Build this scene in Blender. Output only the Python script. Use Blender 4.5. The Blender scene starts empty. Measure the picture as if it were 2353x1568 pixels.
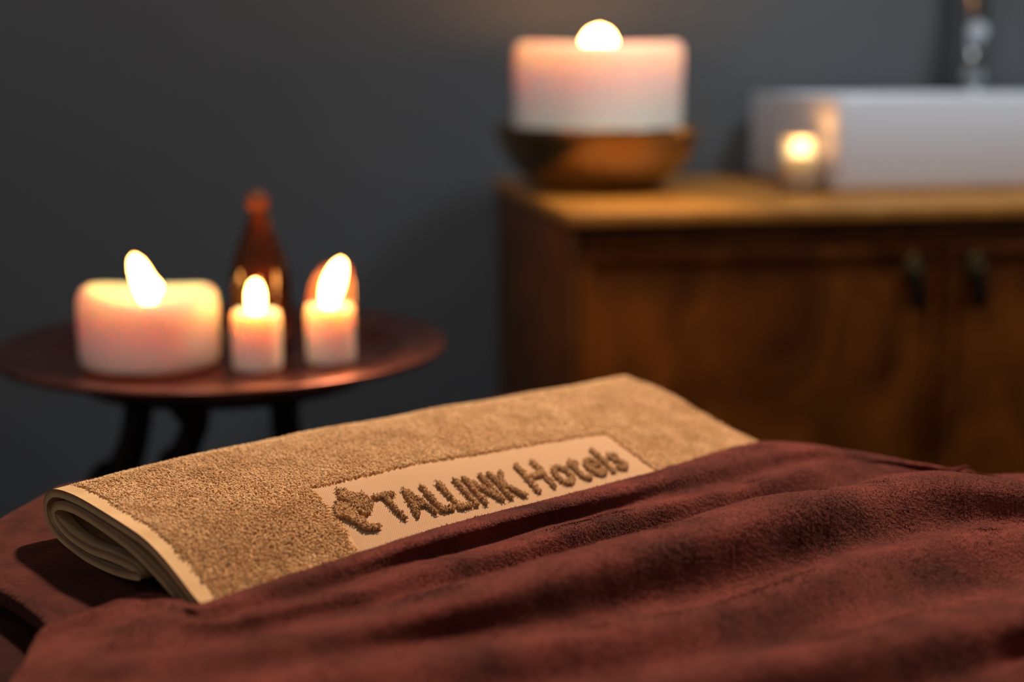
import bpy, math, random
import numpy as np
from mathutils import Vector

random.seed(7)
rng = np.random.default_rng(7)
SC = bpy.context.scene
COL = SC.collection

# ------------------------------------------------------------------ camera, world, lights, exposure
FPX = 3268.0                                   # focal length in pixels of the 2353 px wide frame (50 mm lens)
PITCH = math.atan((784 - 150) / FPX)           # tilt below the horizon
CAM_Z = 1.0
cam_d = bpy.data.cameras.new('camera')
cam_d.sensor_width = 36.0
cam_d.lens = 36.0 * FPX / 2353.0
cam_d.clip_start = 0.02
cam_d.dof.use_dof = True
cam_d.dof.focus_distance = 0.80
cam_d.dof.aperture_fstop = 2.7
cam_d.dof.aperture_blades = 0
cam = bpy.data.objects.new('camera', cam_d)
cam.location = (0, 0, CAM_Z)
cam.rotation_euler = (math.pi / 2 - PITCH, 0, 0)
COL.objects.link(cam)
SC.camera = cam

SC.view_settings.view_transform = 'Standard'
SC.view_settings.look = 'None'
SC.view_settings.gamma = 1.0
SC.view_settings.exposure = 0.0
SC.view_settings.use_curve_mapping = False

w = bpy.data.worlds.new('world')
w.use_nodes = True
SC.world = w
w.node_tree.nodes['Background'].inputs[0].default_value = (1.0, 0.93, 0.88, 1)
w.node_tree.nodes['Background'].inputs[1].default_value = 0.10


def lamp(name, kind, loc, target, energy, color, **kw):
    d = bpy.data.lights.new(name, kind)
    d.energy = energy
    d.color = color
    for k, v in kw.items():
        setattr(d, k, v)
    o = bpy.data.objects.new(name, d)
    o.location = loc
    o.rotation_euler = (Vector(target) - Vector(loc)).to_track_quat('-Z', 'Y').to_euler()
    COL.objects.link(o)
    return o


# warm ceiling downlight over the massage table, cool one over the wash basin
lamp('table_downlight', 'SPOT', (0.40, 1.76, 2.20), (0.02, 0.80, 0.73), 230, (1.0, 0.78, 0.60),
     spot_size=math.radians(44), spot_blend=0.7, shadow_soft_size=0.07)
lamp('basin_downlight', 'SPOT', (1.05, 1.45, 2.45), (0.75, 2.05, 0.90), 85, (0.80, 0.93, 1.0),
     spot_size=math.radians(70), spot_blend=1.0, shadow_soft_size=0.12)
lamp('room_downlight', 'SPOT', (-0.45, 0.35, 2.45), (-0.20, 2.0, 1.35), 64, (0.93, 0.96, 1.0),
     spot_size=math.radians(85), spot_blend=1.0, shadow_soft_size=0.4)
lamp('cabinet_downlight', 'SPOT', (0.22, 1.50, 2.42), (0.16, 1.76, 0.83), 130, (1.0, 0.78, 0.55),
     spot_size=math.radians(13), spot_blend=1.0, shadow_soft_size=0.05)

try:
    SC.cycles.use_denoising = True
    SC.cycles.denoiser = 'OPENIMAGEDENOISE'
    SC.cycles.max_bounces = 10
    SC.cycles.transparent_max_bounces = 12
    SC.cycles.caustics_refractive = True
    SC.cycles.sample_clamp_indirect = 6.0
except Exception:
    pass

# ------------------------------------------------------------------ helpers


def tag(o, label=None, cat=None, group=None, kind=None):
    if label: o['label'] = label
    if cat: o['category'] = cat
    if group: o['group'] = group
    if kind: o['kind'] = kind
    return o


def thing(name, label, cat, loc=(0, 0, 0), rotz=0.0, group=None):
    o = bpy.data.objects.new(name, None)
    o.location = loc
    o.rotation_euler = (0, 0, rotz)
    o.empty_display_size = 0.02
    COL.objects.link(o)
    return tag(o, label, cat, group)


def mesh_obj(name, V, Fq, mat, parent=None, smooth=True, uv=None):
    """V: (n,3), Fq: list of (m,k) int arrays of polygons with k corners."""
    V = np.asarray(V, dtype=np.float32)
    if not isinstance(Fq, list):
        Fq = [Fq]
    Fq = [np.asarray(f, dtype=np.int32) for f in Fq if len(f)]
    me = bpy.data.meshes.new(name)
    me.vertices.add(len(V))
    me.vertices.foreach_set('co', V.ravel())
    nl = sum(f.size for f in Fq)
    nf = sum(len(f) for f in Fq)
    me.loops.add(nl)
    me.polygons.add(nf)
    vi = np.concatenate([f.ravel() for f in Fq])
    tot = np.concatenate([np.full(len(f), f.shape[1], dtype=np.int32) for f in Fq])
    st = np.concatenate([[0], np.cumsum(tot)[:-1]]).astype(np.int32)
    me.loops.foreach_set('vertex_index', vi)
    me.polygons.foreach_set('loop_start', st)
    me.polygons.foreach_set('loop_total', tot)
    me.polygons.foreach_set('use_smooth', np.full(nf, smooth, dtype=bool))
    if uv is not None:
        l = me.uv_layers.new(name='uv')
        l.data.foreach_set('uv', np.asarray(uv, dtype=np.float32)[vi].ravel())
    me.update(calc_edges=True)
    me.validate()
    if mat: me.materials.append(mat)
    o = bpy.data.objects.new(name, me)
    COL.objects.link(o)
    if parent: o.parent = parent
    return o


def grid_faces(nr, nc, closed_c=False, off=0):
    r = np.arange(nr - 1)[:, None]
    c = np.arange(nc if closed_c else nc - 1)[None, :]
    c2 = (c + 1) % nc
    a = r * nc + c
    b = r * nc + c2
    d = (r + 1) * nc + c2
    e = (r + 1) * nc + c
    return np.stack([a, b, d, e], -1).reshape(-1, 4) + off


def lathe(name, prof, mat, parent=None, n=64, zmod=None, smooth=True, loc=(0, 0, 0)):
    """prof: list of (r,z) from axis bottom to axis top."""
    prof = np.array(prof, float)
    a = np.linspace(0, 2 * math.pi, n, endpoint=False)
    V = np.zeros((len(prof), n, 3))
    V[..., 0] = prof[:, 0:1] * np.cos(a)
    V[..., 1] = prof[:, 0:1] * np.sin(a)
    V[..., 2] = prof[:, 1:2]
    if zmod is not None:
        V = zmod(V, a)
    V = V + np.array(loc)
    F = grid_faces(len(prof), n, True)
    o = mesh_obj(name, V.reshape(-1, 3), F, mat, parent, smooth)
    # weld the axis rings
    import bmesh
    bm = bmesh.new(); bm.from_mesh(o.data)
    bmesh.ops.remove_doubles(bm, verts=bm.verts, dist=1e-6)
    bmesh.ops.recalc_face_normals(bm, faces=bm.faces)
    bm.to_mesh(o.data); bm.free()
    return o


def smooth_prof(pts, n=6):
    return catmull(np.array(pts, float), n)


def catmull(P, n):
    """P (k,...) control points -> curve through them with n steps per span."""
    P = np.asarray(P, float)
    Pm = np.concatenate([2 * P[:1] - P[1:2], P, 2 * P[-1:] - P[-2:-1]])
    out = []
    for i in range(len(P) - 1):
        p0, p1, p2, p3 = Pm[i], Pm[i + 1], Pm[i + 2], Pm[i + 3]
        for j in range(n):
            t = j / n
            out.append(0.5 * ((2 * p1) + (p2 - p0) * t + (2 * p0 - 5 * p1 + 4 * p2 - p3) * t * t + (3 * p1 - p0 - 3 * p2 + p3) * t ** 3))
    out.append(P[-1])
    return np.array(out)


def box(name, lo, hi, mat, parent=None, bev=0.0, seg=2):
    import bmesh
    bm = bmesh.new()
    bmesh.ops.create_cube(bm, size=1)
    lo, hi = Vector(lo), Vector(hi)
    for v in bm.verts:
        v.co = Vector([(lo[i] + hi[i]) / 2 + v.co[i] * (hi[i] - lo[i]) for i in range(3)])
    if bev > 0:
        bmesh.ops.bevel(bm, geom=bm.edges[:], offset=bev, segments=seg, profile=0.5, affect='EDGES')
    me = bpy.data.meshes.new(name)
    bm.to_mesh(me); bm.free()
    for p in me.polygons: p.use_smooth = bev > 0
    me.materials.append(mat)
    o = bpy.data.objects.new(name, me)
    COL.objects.link(o)
    if parent: o.parent = parent
    return o


def tube(name, path, radii, mat, parent=None, n=14, flat=1.0, cap=True):
    P = np.array(path, float)
    R = np.array(radii, float)
    T = np.gradient(P, axis=0)
    T /= np.linalg.norm(T, axis=1)[:, None]
    up = np.array([0.0, 1.0, 0.0]) if abs(T[0][1]) < 0.8 else np.array([1.0, 0, 0])
    a = np.linspace(0, 2 * math.pi, n, endpoint=False)
    V = []
    for p, t, r in zip(P, T, R):
        s = np.cross(up, t); s /= np.linalg.norm(s)
        b = np.cross(t, s)
        V.append(p + r * (np.cos(a)[:, None] * s + flat * np.sin(a)[:, None] * b))
    V = np.array(V).reshape(-1, 3)
    F = [grid_faces(len(P), n, True)]
    if cap:
        F.append(np.array([list(range(n))[::-1]]))
        F.append(np.array([[(len(P) - 1) * n + i for i in range(n)]]))
    return mesh_obj(name, V, F, mat, parent)


def vnoise(x, y, seed=0):
    """smooth value noise on numpy arrays, range about -1..1"""
    r = np.random.default_rng(1000 + seed)
    tab = r.uniform(-1, 1, (256, 256))
    xi = np.floor(x).astype(int); yi = np.floor(y).astype(int)
    fx = x - xi; fy = y - yi
    fx = fx * fx * (3 - 2 * fx); fy = fy * fy * (3 - 2 * fy)
    g = lambda i, j: tab[i & 255, j & 255]
    return (g(xi, yi) * (1 - fx) + g(xi + 1, yi) * fx) * (1 - fy) + (g(xi, yi + 1) * (1 - fx) + g(xi + 1, yi + 1) * fx) * fy


# ------------------------------------------------------------------ materials


class NT:
    def __init__(self, name):
        self.m = bpy.data.materials.new(name)
        self.m.use_nodes = True
        self.t = self.m.node_tree
        self.b = self.t.nodes['Principled BSDF']

    def n(self, typ, **kw):
        x = self.t.nodes.new(typ)
        for k, v in kw.items():
            if hasattr(x, k) and k not in x.inputs: setattr(x, k, v)
            else: x.inputs[k].default_value = v
        return x

    def l(self, a, b): self.t.links.new(a, b)


def principled(name, color, rough=0.5, metal=0.0, **kw):
    N = NT(name)
    N.b.inputs['Base Color'].default_value = (*color, 1)
    N.b.inputs['Roughness'].default_value = rough
    N.b.inputs['Metallic'].default_value = metal
    for k, v in kw.items():
        N.b.inputs[k.replace('_', ' ')].default_value = v
    return N


def noise_bump(N, scale, strength, dist, detail=3, coord='Object', rough=0.6):
    tc = N.n('ShaderNodeTexCoord')
    nz = N.n('ShaderNodeTexNoise')
    nz.inputs['Scale'].default_value = scale
    nz.inputs['Detail'].default_value = detail
    nz.inputs['Roughness'].default_value = rough
    N.l(tc.outputs[coord], nz.inputs['Vector'])
    bp = N.n('ShaderNodeBump')
    bp.inputs['Strength'].default_value = strength
    bp.inputs['Distance'].default_value = dist
    N.l(nz.outputs[0], bp.inputs['Height'])
    N.l(bp.outputs[0], N.b.inputs['Normal'])
    return nz, bp, tc


def noise_color(N, scale, c0, c1, detail=3, p0=0.3, p1=0.7, coord='Object', stretch=None, distortion=0.0):
    tc = N.n('ShaderNodeTexCoord')
    nz = N.n('ShaderNodeTexNoise')
    nz.inputs['Scale'].default_value = scale
    nz.inputs['Detail'].default_value = detail
    nz.inputs['Distortion'].default_value = distortion
    src = tc.outputs[coord]
    if stretch:
        mp = N.n('ShaderNodeMapping')
        mp.inputs['Scale'].default_value = stretch
        N.l(src, mp.inputs['Vector']); src = mp.outputs[0]
    N.l(src, nz.inputs['Vector'])
    cr = N.n('ShaderNodeValToRGB')
    cr.color_ramp.elements[0].position = p0
    cr.color_ramp.elements[0].color = (*c0, 1)
    cr.color_ramp.elements[1].position = p1
    cr.color_ramp.elements[1].color = (*c1, 1)
    N.l(nz.outputs[0], cr.inputs[0])
    N.l(cr.outputs[0], N.b.inputs['Base Color'])
    return cr


def m_wall():
    N = principled('grey_plaster', (0.11, 0.112, 0.118), 0.75)
    noise_color(N, 2.2, (0.078, 0.080, 0.085), (0.092, 0.094, 0.099), 4)
    noise_bump(N, 60, 0.15, 0.002)
    return N.m


def m_floor():
    N = principled('dark_floor', (0.05, 0.045, 0.04), 0.5)
    noise_color(N, 6, (0.04, 0.035, 0.03), (0.07, 0.06, 0.05))
    return N.m


def m_wax(name='candle_wax', scale=0.034, col=(0.93, 0.83, 0.70)):
    N = principled(name, col, 0.45)
    N.b.inputs['Subsurface Weight'].default_value = 1.0
    N.b.inputs['Subsurface Radius'].default_value = (1.0, 0.42, 0.15)
    N.b.inputs['Subsurface Scale'].default_value = scale
    N.b.inputs['IOR'].default_value = 1.43
    return N.m


def m_flame(name, strength, col=(1.0, 0.42, 0.10)):
    N = NT(name)
    N.t.nodes.remove(N.b)
    e = N.n('ShaderNodeEmission')
    e.inputs['Color'].default_value = (*col, 1)
    e.inputs['Strength'].default_value = strength
    N.l(e.outputs[0], N.t.nodes['Material Output'].inputs['Surface'])
    return N.m


def m_copper():
    N = principled('aged_copper', (0.30, 0.10, 0.055), 0.30, 0.85)
    noise_color(N, 28, (0.16, 0.045, 0.028), (0.40, 0.125, 0.075), 5, 0.3, 0.75)
    noise_bump(N, 90, 0.2, 0.0006)
    return N.m


def m_wood(name, dark, mid, scale=9, spec=0.25):
    N = principled(name, mid, 0.42)
    noise_color(N, scale, dark, mid, 6, 0.33, 0.68, distortion=1.2, stretch=(1, 1, 0.7))
    N.b.inputs['Specular IOR Level'].default_value = spec
    return N.m


def m_terry(name, c0, c1, sheen=0.35, tint=(1, 0.85, 0.65), per_island=False, bump=(900, 0.6, 0.0008), nscale=55):
    N = principled(name, c1, 0.95)
    N.b.inputs['Specular IOR Level'].default_value = 0.1
    N.b.inputs['Sheen Weight'].default_value = sheen
    N.b.inputs['Sheen Roughness'].default_value = 0.4
    N.b.inputs['Sheen Tint'].default_value = (*tint, 1)
    cr = noise_color(N, nscale, c0, c1, 4, 0.3, 0.7)
    if per_island:
        g = N.n('ShaderNodeNewGeometry')
        mx = N.n('ShaderNodeMixRGB', blend_type='MULTIPLY')
        mr = N.n('ShaderNodeMapRange')
        mr.inputs['To Min'].default_value = 0.80
        mr.inputs['To Max'].default_value = 1.10
        N.l(g.outputs['Random Per Island'], mr.inputs['Value'])
        mx.inputs[0].default_value = 1.0
        N.l(cr.outputs[0], mx.inputs[1])
        N.l(mr.outputs[0], mx.inputs[2])
        N.l(mx.outputs[0], N.b.inputs['Base Color'])
    if bump:
        noise_bump(N, *bump)
    return N.m


def m_weave():
    """flat woven band: small diagonal grid of thread crossings, in metres of the uv map"""
    N = principled('flat_weave', (0.62, 0.36, 0.19), 0.9)
    N.b.inputs['Specular IOR Level'].default_value = 0.1
    N.b.inputs['Sheen Weight'].default_value = 0.25
    uv = N.n('ShaderNodeUVMap'); uv.uv_map = 'uv'
    sep = N.n('ShaderNodeSeparateXYZ')
    N.l(uv.outputs[0], sep.inputs[0])

    def wave(ax, ay):
        a = N.n('ShaderNodeMath', operation='MULTIPLY'); N.l(sep.outputs[0], a.inputs[0]); a.inputs[1].default_value = ax
        b = N.n('ShaderNodeMath', operation='MULTIPLY'); N.l(sep.outputs[1], b.inputs[0]); b.inputs[1].default_value = ay
        c = N.n('ShaderNodeMath', operation='ADD'); N.l(a.outputs[0], c.inputs[0]); N.l(b.outputs[0], c.inputs[1])
        d = N.n('ShaderNodeMath', operation='SINE'); N.l(c.outputs[0], d.inputs[0])
        return d
    k = 2 * math.pi / 0.0016
    w1 = wave(k, 0.0); w2 = wave(0.0, k)
    s = N.n('ShaderNodeMath', operation='MULTIPLY')
    N.l(w1.outputs[0], s.inputs[0]); N.l(w2.outputs[0], s.inputs[1])
    bp = N.n('ShaderNodeBump')
    bp.inputs['Strength'].default_value = 0.7
    bp.inputs['Distance'].default_value = 0.0003
    N.l(s.outputs[0], bp.inputs['Height'])
    N.l(bp.outputs[0], N.b.inputs['Normal'])
    cr = N.n('ShaderNodeValToRGB')
    cr.color_ramp.elements[0].position = 0.15; cr.color_ramp.elements[0].color = (0.46, 0.25, 0.125, 1)
    cr.color_ramp.elements[1].position = 0.6; cr.color_ramp.elements[1].color = (0.66, 0.39, 0.205, 1)
    h = N.n('ShaderNodeMath', operation='MULTIPLY_ADD'); N.l(s.outputs[0], h.inputs[0]); h.inputs[1].default_value = 0.5; h.inputs[2].default_value = 0.5
    N.l(h.outputs[0], cr.inputs[0]); N.l(cr.outputs[0], N.b.inputs['Base Color'])
    return N.m


WALL, FLOOR = m_wall(), m_floor()
WAX = m_wax()
WAX_BIG = m_wax('large_candle_wax', 0.036, (0.90, 0.87, 0.80))
FLAME = m_flame('flame', 46)
FLAME_BIG = m_flame('flame_wide', 66, (1.0, 0.46, 0.13))
EMBER = m_flame('wick_ember', 2.0, (1.0, 0.16, 0.04))
WICK = principled('charred_wick', (0.02, 0.015, 0.01), 0.9).m
COPPER = m_copper()
DARKWOOD = m_wood('black_stained_wood', (0.006, 0.003, 0.002), (0.014, 0.007, 0.005), 14)
CABWOOD = m_wood('amber_burl_wood', (0.045, 0.009, 0.001), (0.19, 0.047, 0.004), 8, 0.12)
RAILWOOD = m_wood('cabinet_rail_wood', (0.085, 0.020, 0.003), (0.15, 0.042, 0.005), 12)
TOPWOOD = m_wood('worktop_wood', (0.36, 0.13, 0.018), (0.50, 0.20, 0.030), 14)
CERAMIC = principled('white_ceramic', (0.70, 0.68, 0.71), 0.28, Coat_Weight=0.3).m
CHROME = principled('chrome', (0.34, 0.36, 0.36), 0.16, 1.0).m
SATIN = principled('satin_steel', (0.80, 0.85, 0.92), 0.5, 0.35).m
BRASS = principled('old_brass', (0.10, 0.065, 0.025), 0.45, 0.9).m
BLACKMETAL = principled('black_iron', (0.008, 0.007, 0.007), 0.45, 0.6).m
BOWLMAT = principled('polished_dark_bronze', (0.40, 0.26, 0.13), 0.26, 0.95).m
VINYL = principled('brown_vinyl', (0.060, 0.020, 0.015), 0.40).m
TAN0, TAN1 = (0.66, 0.39, 0.18), (0.86, 0.56, 0.30)
TERRY = m_terry('tan_terry_ground', TAN0, (0.56, 0.30, 0.13))
TUFT = m_terry('tan_terry_loop', TAN0, TAN1, per_island=True, bump=None)
TUFT_DK = m_terry('tan_letter_loop', (0.50, 0.275, 0.120), (0.64, 0.36, 0.165), per_island=True, bump=None)
HEM = m_terry('tan_hem', (0.58, 0.36, 0.17), (0.72, 0.46, 0.235), bump=(700, 0.5, 0.0005))
WEAVE = m_weave()
MAROON0, MAROON1 = (0.040, 0.008, 0.006), (0.170, 0.037, 0.027)
BLANKET = m_terry('maroon_velour', MAROON0, MAROON1, 0.5, (0.95, 0.36, 0.27), bump=(420, 0.8, 0.0016), nscale=24)
FIBRE = m_terry('maroon_velour_fibre', MAROON0, MAROON1, 0.5, (0.95, 0.36, 0.27), per_island=True, bump=None, nscale=24)
SHEET_SHADED = m_terry('maroon_terry_shaded', (0.016, 0.004, 0.003), (0.034, 0.008, 0.006), 0.15, (1.0, 0.5, 0.4), bump=(380, 0.9, 0.002))  # under sheet's terry, darkened to carry the shade below the hem
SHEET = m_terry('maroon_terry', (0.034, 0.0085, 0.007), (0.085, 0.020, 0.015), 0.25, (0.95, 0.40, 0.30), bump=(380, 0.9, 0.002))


def m_glass(name, col, rough=0.02, ior=1.5):
    N = principled(name, col, rough)
    N.b.inputs['Transmission Weight'].default_value = 1.0
    N.b.inputs['IOR'].default_value = ior
    return N.m


AMBER = m_glass('amber_glass', (0.90, 0.40, 0.09), 0.06)
CLEAR = m_glass('clear_glass', (0.96, 0.97, 0.98), 0.5, 1.45)
WALLWAX = principled('glow_tinted_wax', (0.20, 0.045, 0.022), 0.5, Transmission_Weight=0.55).m  # reddish glow from the flame put into the wax's base colour

# ------------------------------------------------------------------ measured placing
# ground directions: E_ runs along the back edge of the massage table, N_ from that edge towards the viewer


def ray(px, py):
    a = (px - 1176.5) / FPX
    b = (784 - py) / FPX
    c, s = math.cos(PITCH), math.sin(PITCH)
    return np.array([a, c + s * b, -s + c * b])


def at_h(px, py, H):
    """point of the frame's sight line that lies H below eye level"""
    d = ray(px, py)
    p = d * (-H / d[2])
    return np.array([p[0], p[1], CAM_Z - H])


def at_d(px, py, Y):
    d = ray(px, py)
    p = d * (Y / d[1])
    return np.array([p[0], p[1], CAM_Z + p[2]])


A0 = np.array([-0.25217, 0.77401])
ANG = math.radians(41.006)
E_ = np.array([math.cos(ANG), math.sin(ANG)])
N_ = np.array([E_[1], -E_[0]])
BED_H = 0.277


def uvh(u, v, H):
    u = np.asarray(u, float); v = np.asarray(v, float); H = np.asarray(H, float)
    x = A0[0] + E_[0] * u + N_[0] * v
    y = A0[1] + E_[1] * u + N_[1] * v
    return np.stack([x, y, CAM_Z - H + 0 * x], -1)


def to_uv(p):
    q = np.asarray(p)[..., :2] - A0
    return q @ E_, q @ N_


# ------------------------------------------------------------------ structure
CAB_ANG = math.atan(0.185)
CF = np.array([math.cos(CAB_ANG), math.sin(CAB_ANG)])     # along the cabinet front
CS = np.array([-CF[1], CF[0]])                            # from the front to the wall
CAB_H = 0.170
CORNER = at_h(1310, 487, CAB_H)[:2]


def cab(f, s, z=0.0):
    p = CORNER + CF * f + CS * s
    return np.array([p[0], p[1], z])


back = box('wall_back', (-3.2, 0.53, 0), (3.2, 0.65, 2.6), WALL)
back.location = (CORNER[0], CORNER[1], 0); back.rotation_euler = (0, 0, CAB_ANG)
tag(back, kind='structure')
fl = box('floor', (-3.4, -2.2, -0.05), (3.4, 3.2, 0.0), FLOOR)
tag(fl, kind='structure')

# ------------------------------------------------------------------ vanity cabinet, worktop
CB = thing('vanity_cabinet', 'amber brown wooden cabinet with drop handles standing under the wash basin', 'cabinet',
           (CORNER[0], CORNER[1], 0), CAB_ANG)
TOPZ = CAB_Z = CAM_Z - CAB_H
TH = 0.018
BZ = TOPZ - TH
WID = 1.02
box('side_panel', (0.0, 0.012, 0.05), (0.020, 0.50, BZ), RAILWOOD, CB, 0.002)
box('side_panel', (WID - 0.02, 0.012, 0.05), (WID, 0.50, BZ), RAILWOOD, CB, 0.002)
box('back_panel', (0.021, 0.488, 0.08), (WID - 0.021, 0.50, BZ), RAILWOOD, CB)
box('bottom_panel', (0.021, 0.02, 0.08), (WID - 0.021, 0.487, 0.10), RAILWOOD, CB)
box('top_rail', (0.021, 0.008, BZ - 0.030), (WID - 0.021, 0.028, BZ), RAILWOOD, CB, 0.002)
box('plinth', (0.021, 0.04, 0.0), (WID - 0.021, 0.06, 0.079), RAILWOOD, CB)
box('stile', (0.0005, -0.001, 0.05), (0.012, 0.0115, BZ), RAILWOOD, CB, 0.002)


def door(f0, f1, hf):
    z0, z1 = 0.11, BZ - 0.032
    d = box('door', (f0, 0.004, z0), (f1, 0.022, z1), CABWOOD, CB, 0.003)
    # frame mouldings of the panel
    fw = 0.014
    for lo, hi in (((f0 + 0.002, -0.001, z1 - fw), (f1 - 0.002, 0.004, z1 - 0.001)), ((f0 + 0.002, -0.001, z0 + 0.001), (f1 - 0.002, 0.004, z0 + fw)),
                   ((f0 + 0.002, -0.001, z0 + fw), (f0 + fw, 0.004, z1 - fw)), ((f1 - fw, -0.001, z0 + fw), (f1 - 0.002, 0.004, z1 - fw))):
        box('door_moulding', lo, hi, CABWOOD, d, 0.001)
    zc = BZ - 0.063
    import bmesh
    # oval back plate with a drop pull hanging from it
    h = lathe('handle', smooth_prof([(0, 0), (0.012, 0.0005), (0.0135, 0.002), (0.009, 0.0045), (0.0035, 0.006), (0.0035, 0.012), (0.0052, 0.0145), (0.0035, 0.0175), (0, 0.018)], 4), BRASS, d, 24)
    h.location = (hf, -0.001, zc)
    h.rotation_euler = (math.pi / 2, 0, 0)
    h.scale = (1, 1.45, 1)
    pull = tube('pull', [(hf, -0.016, zc + 0.002), (hf, -0.018, zc - 0.008), (hf, -0.0175, zc - 0.020), (hf, -0.016, zc - 0.034), (hf, -0.014, zc - 0.046), (hf, -0.013, zc - 0.050)],
                [0.003, 0.0035, 0.0065, 0.0095, 0.0075, 0.002], BLACKMETAL, d, 14, 0.6)
    return d


def f_at(px, s=0.0):
    k = (px - 1176.5) / FPX
    # CORNER + CF f + CS s ; x = k y (level sight lines)
    px0, py0 = CORNER + CS * s
    return (k * py0 - px0) / (CF[0] - k * CF[1])


gap = f_at(2176)
door(0.014, gap - 0.002, f_at(2106))
door(gap + 0.004, WID - 0.022, f_at(2251))
box('door_gap_strip', (gap - 0.0018, 0.012, 0.10), (gap + 0.0038, 0.03, BZ - 0.031), BLACKMETAL, CB)  # black strip filling the gap between the two doors

wt = box('worktop', (-0.004, -0.008, BZ + 0.0003), (WID + 0.004, 0.515, TOPZ), TOPWOOD, None, 0.003)
wt.location = (CORNER[0], CORNER[1], 0); wt.rotation_euler = (0, 0, CAB_ANG)
tag(wt, 'golden brown wooden worktop lying on the cabinet under basin and bowl', 'worktop')

# ------------------------------------------------------------------ wash basin (open box with rounded corners) and tap


def rrect(x0, x1, y0, y1, r, n=8):
    pts = []
    for cx, cy, a0 in ((x1 - r, y1 - r, 0), (x0 + r, y1 - r, 90), (x0 + r, y0 + r, 180), (x1 - r, y0 + r, 270)):
        for k in range(n + 1):
            a = math.radians(a0 + 90 * k / n)
            pts.append((cx + r * math.cos(a), cy + r * math.sin(a)))
    return pts


SF0 = f_at(1915, 0.16)
BS = thing('wash_basin', 'white rectangular ceramic wash basin standing on the worktop behind the glass votive', 'wash basin',
           (CORNER[0], CORNER[1], TOPZ + 0.0005), CAB_ANG)
SH = 0.128
rings = []
for (ins, z, r) in ((0.012, 0.0, 0.012), (0.004, 0.002, 0.016), (0.001, 0.012, 0.018), (0.0, 0.06, 0.018), (0.0, SH - 0.003, 0.018), (0.001, SH - 0.0008, 0.018), (0.003, SH, 0.016),
                    (0.010, SH, 0.012), (0.0118, SH - 0.001, 0.012), (0.013, SH - 0.004, 0.012), (0.020, 0.05, 0.02), (0.035, 0.022, 0.03), (0.07, 0.014, 0.03), (0.12, 0.012, 0.03)):
    back_ins = ins if z < SH - 0.0005 and ins < 0.009 else (ins + (0.075 if ins > 0.009 else 0))
    rings.append([(x, y, z) for x, y in rrect(SF0 + ins, SF0 + 0.56 - ins, 0.16 + ins, 0.505 - back_ins, r)])
V = np.array(rings)
F = [grid_faces(V.shape[0], V.shape[1], True), np.array([list(range(V.shape[1]))[::-1]]), np.array([[(V.shape[0] - 1) * V.shape[1] + i for i in range(V.shape[1])]])]
mesh_obj('basin', V.reshape(-1, 3), F, CERAMIC, BS)
dr = lathe('drain', [(0, 0.0121), (0.024, 0.0121), (0.024, 0.0145), (0.019, 0.0155), (0, 0.0155)], CHROME, BS, 32)
dr.location = (SF0 + 0.28, 0.30, 0.0)

TF = f_at(2216, 0.466)
tp = cab(TF, 0.466)
TPZ = TOPZ + SH + 0.001
TP = thing('basin_tap', 'tall chrome tap with a round side knob on the back edge of the basin', 'tap', (tp[0], tp[1], TPZ), CAB_ANG)
lathe('base_ring', [(0, 0), (0.024, 0), (0.024, 0.004), (0.019, 0.007), (0, 0.007)], CHROME, TP, 40)
lathe('tap_body', [(0, 0.0065), (0.0185, 0.0065), (0.0185, 0.060), (0.0170, 0.062), (0.0170, 0.066), (0.0185, 0.068), (0.0185, 0.245), (0.016, 0.250), (0, 0.250)], CHROME, TP, 48)
kn = lathe('knob', smooth_prof([(0, 0), (0.007, 0), (0.007, 0.012), (0.0125, 0.014), (0.0140, 0.018), (0.0125, 0.023), (0.0085, 0.0245), (0, 0.0245)], 3), SATIN, TP, 32)
kn.location = (-0.006, -0.016, 0.090)
kn.rotation_euler = (math.radians(82), 0, math.radians(-22))
tube('spout', [(0, 0.0, 0.232), (0, -0.03, 0.238), (0, -0.10, 0.238), (0, -0.145, 0.234), (0, -0.155, 0.222)], [0.012, 0.012, 0.011, 0.0105, 0.010], CHROME, TP, 20)

# ------------------------------------------------------------------ candles


def flame_mesh(name, h, wd, mat, parent, base, bend=(0.0, 0.0), lobe=None, n=24):
    ts = np.linspace(0, 1, 15)
    prof = np.interp(ts, [0, 0.08, 0.2, 0.38, 0.55, 0.72, 0.86, 0.95, 1.0], [0.15, 0.48, 0.75, 0.96, 1.0, 0.90, 0.68, 0.42, 0.0])
    a = np.linspace(0, 2 * math.pi, n, endpoint=False)
    V = np.zeros((15, n, 3))
    for i, t in enumerate(ts):
        r = prof[i] * wd / 2
        rx = r
        if lobe:
            rr = r * (1 + lobe * np.maximum(0, np.cos(a)) * math.exp(-((t - 0.42) / 0.14) ** 2))
        else:
            rr = r
        V[i, :, 0] = rr * np.cos(a) + bend[0] * t ** 1.5
        V[i, :, 1] = rr * 0.8 * np.sin(a) + bend[1] * t ** 1.5
        V[i, :, 2] = h * t
    V += np.array(base)
    o = mesh_obj(name, V.reshape(-1, 3), [grid_faces(15, n, True), np.array([list(range(n))[::-1]])], mat, parent)
    return o


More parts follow.
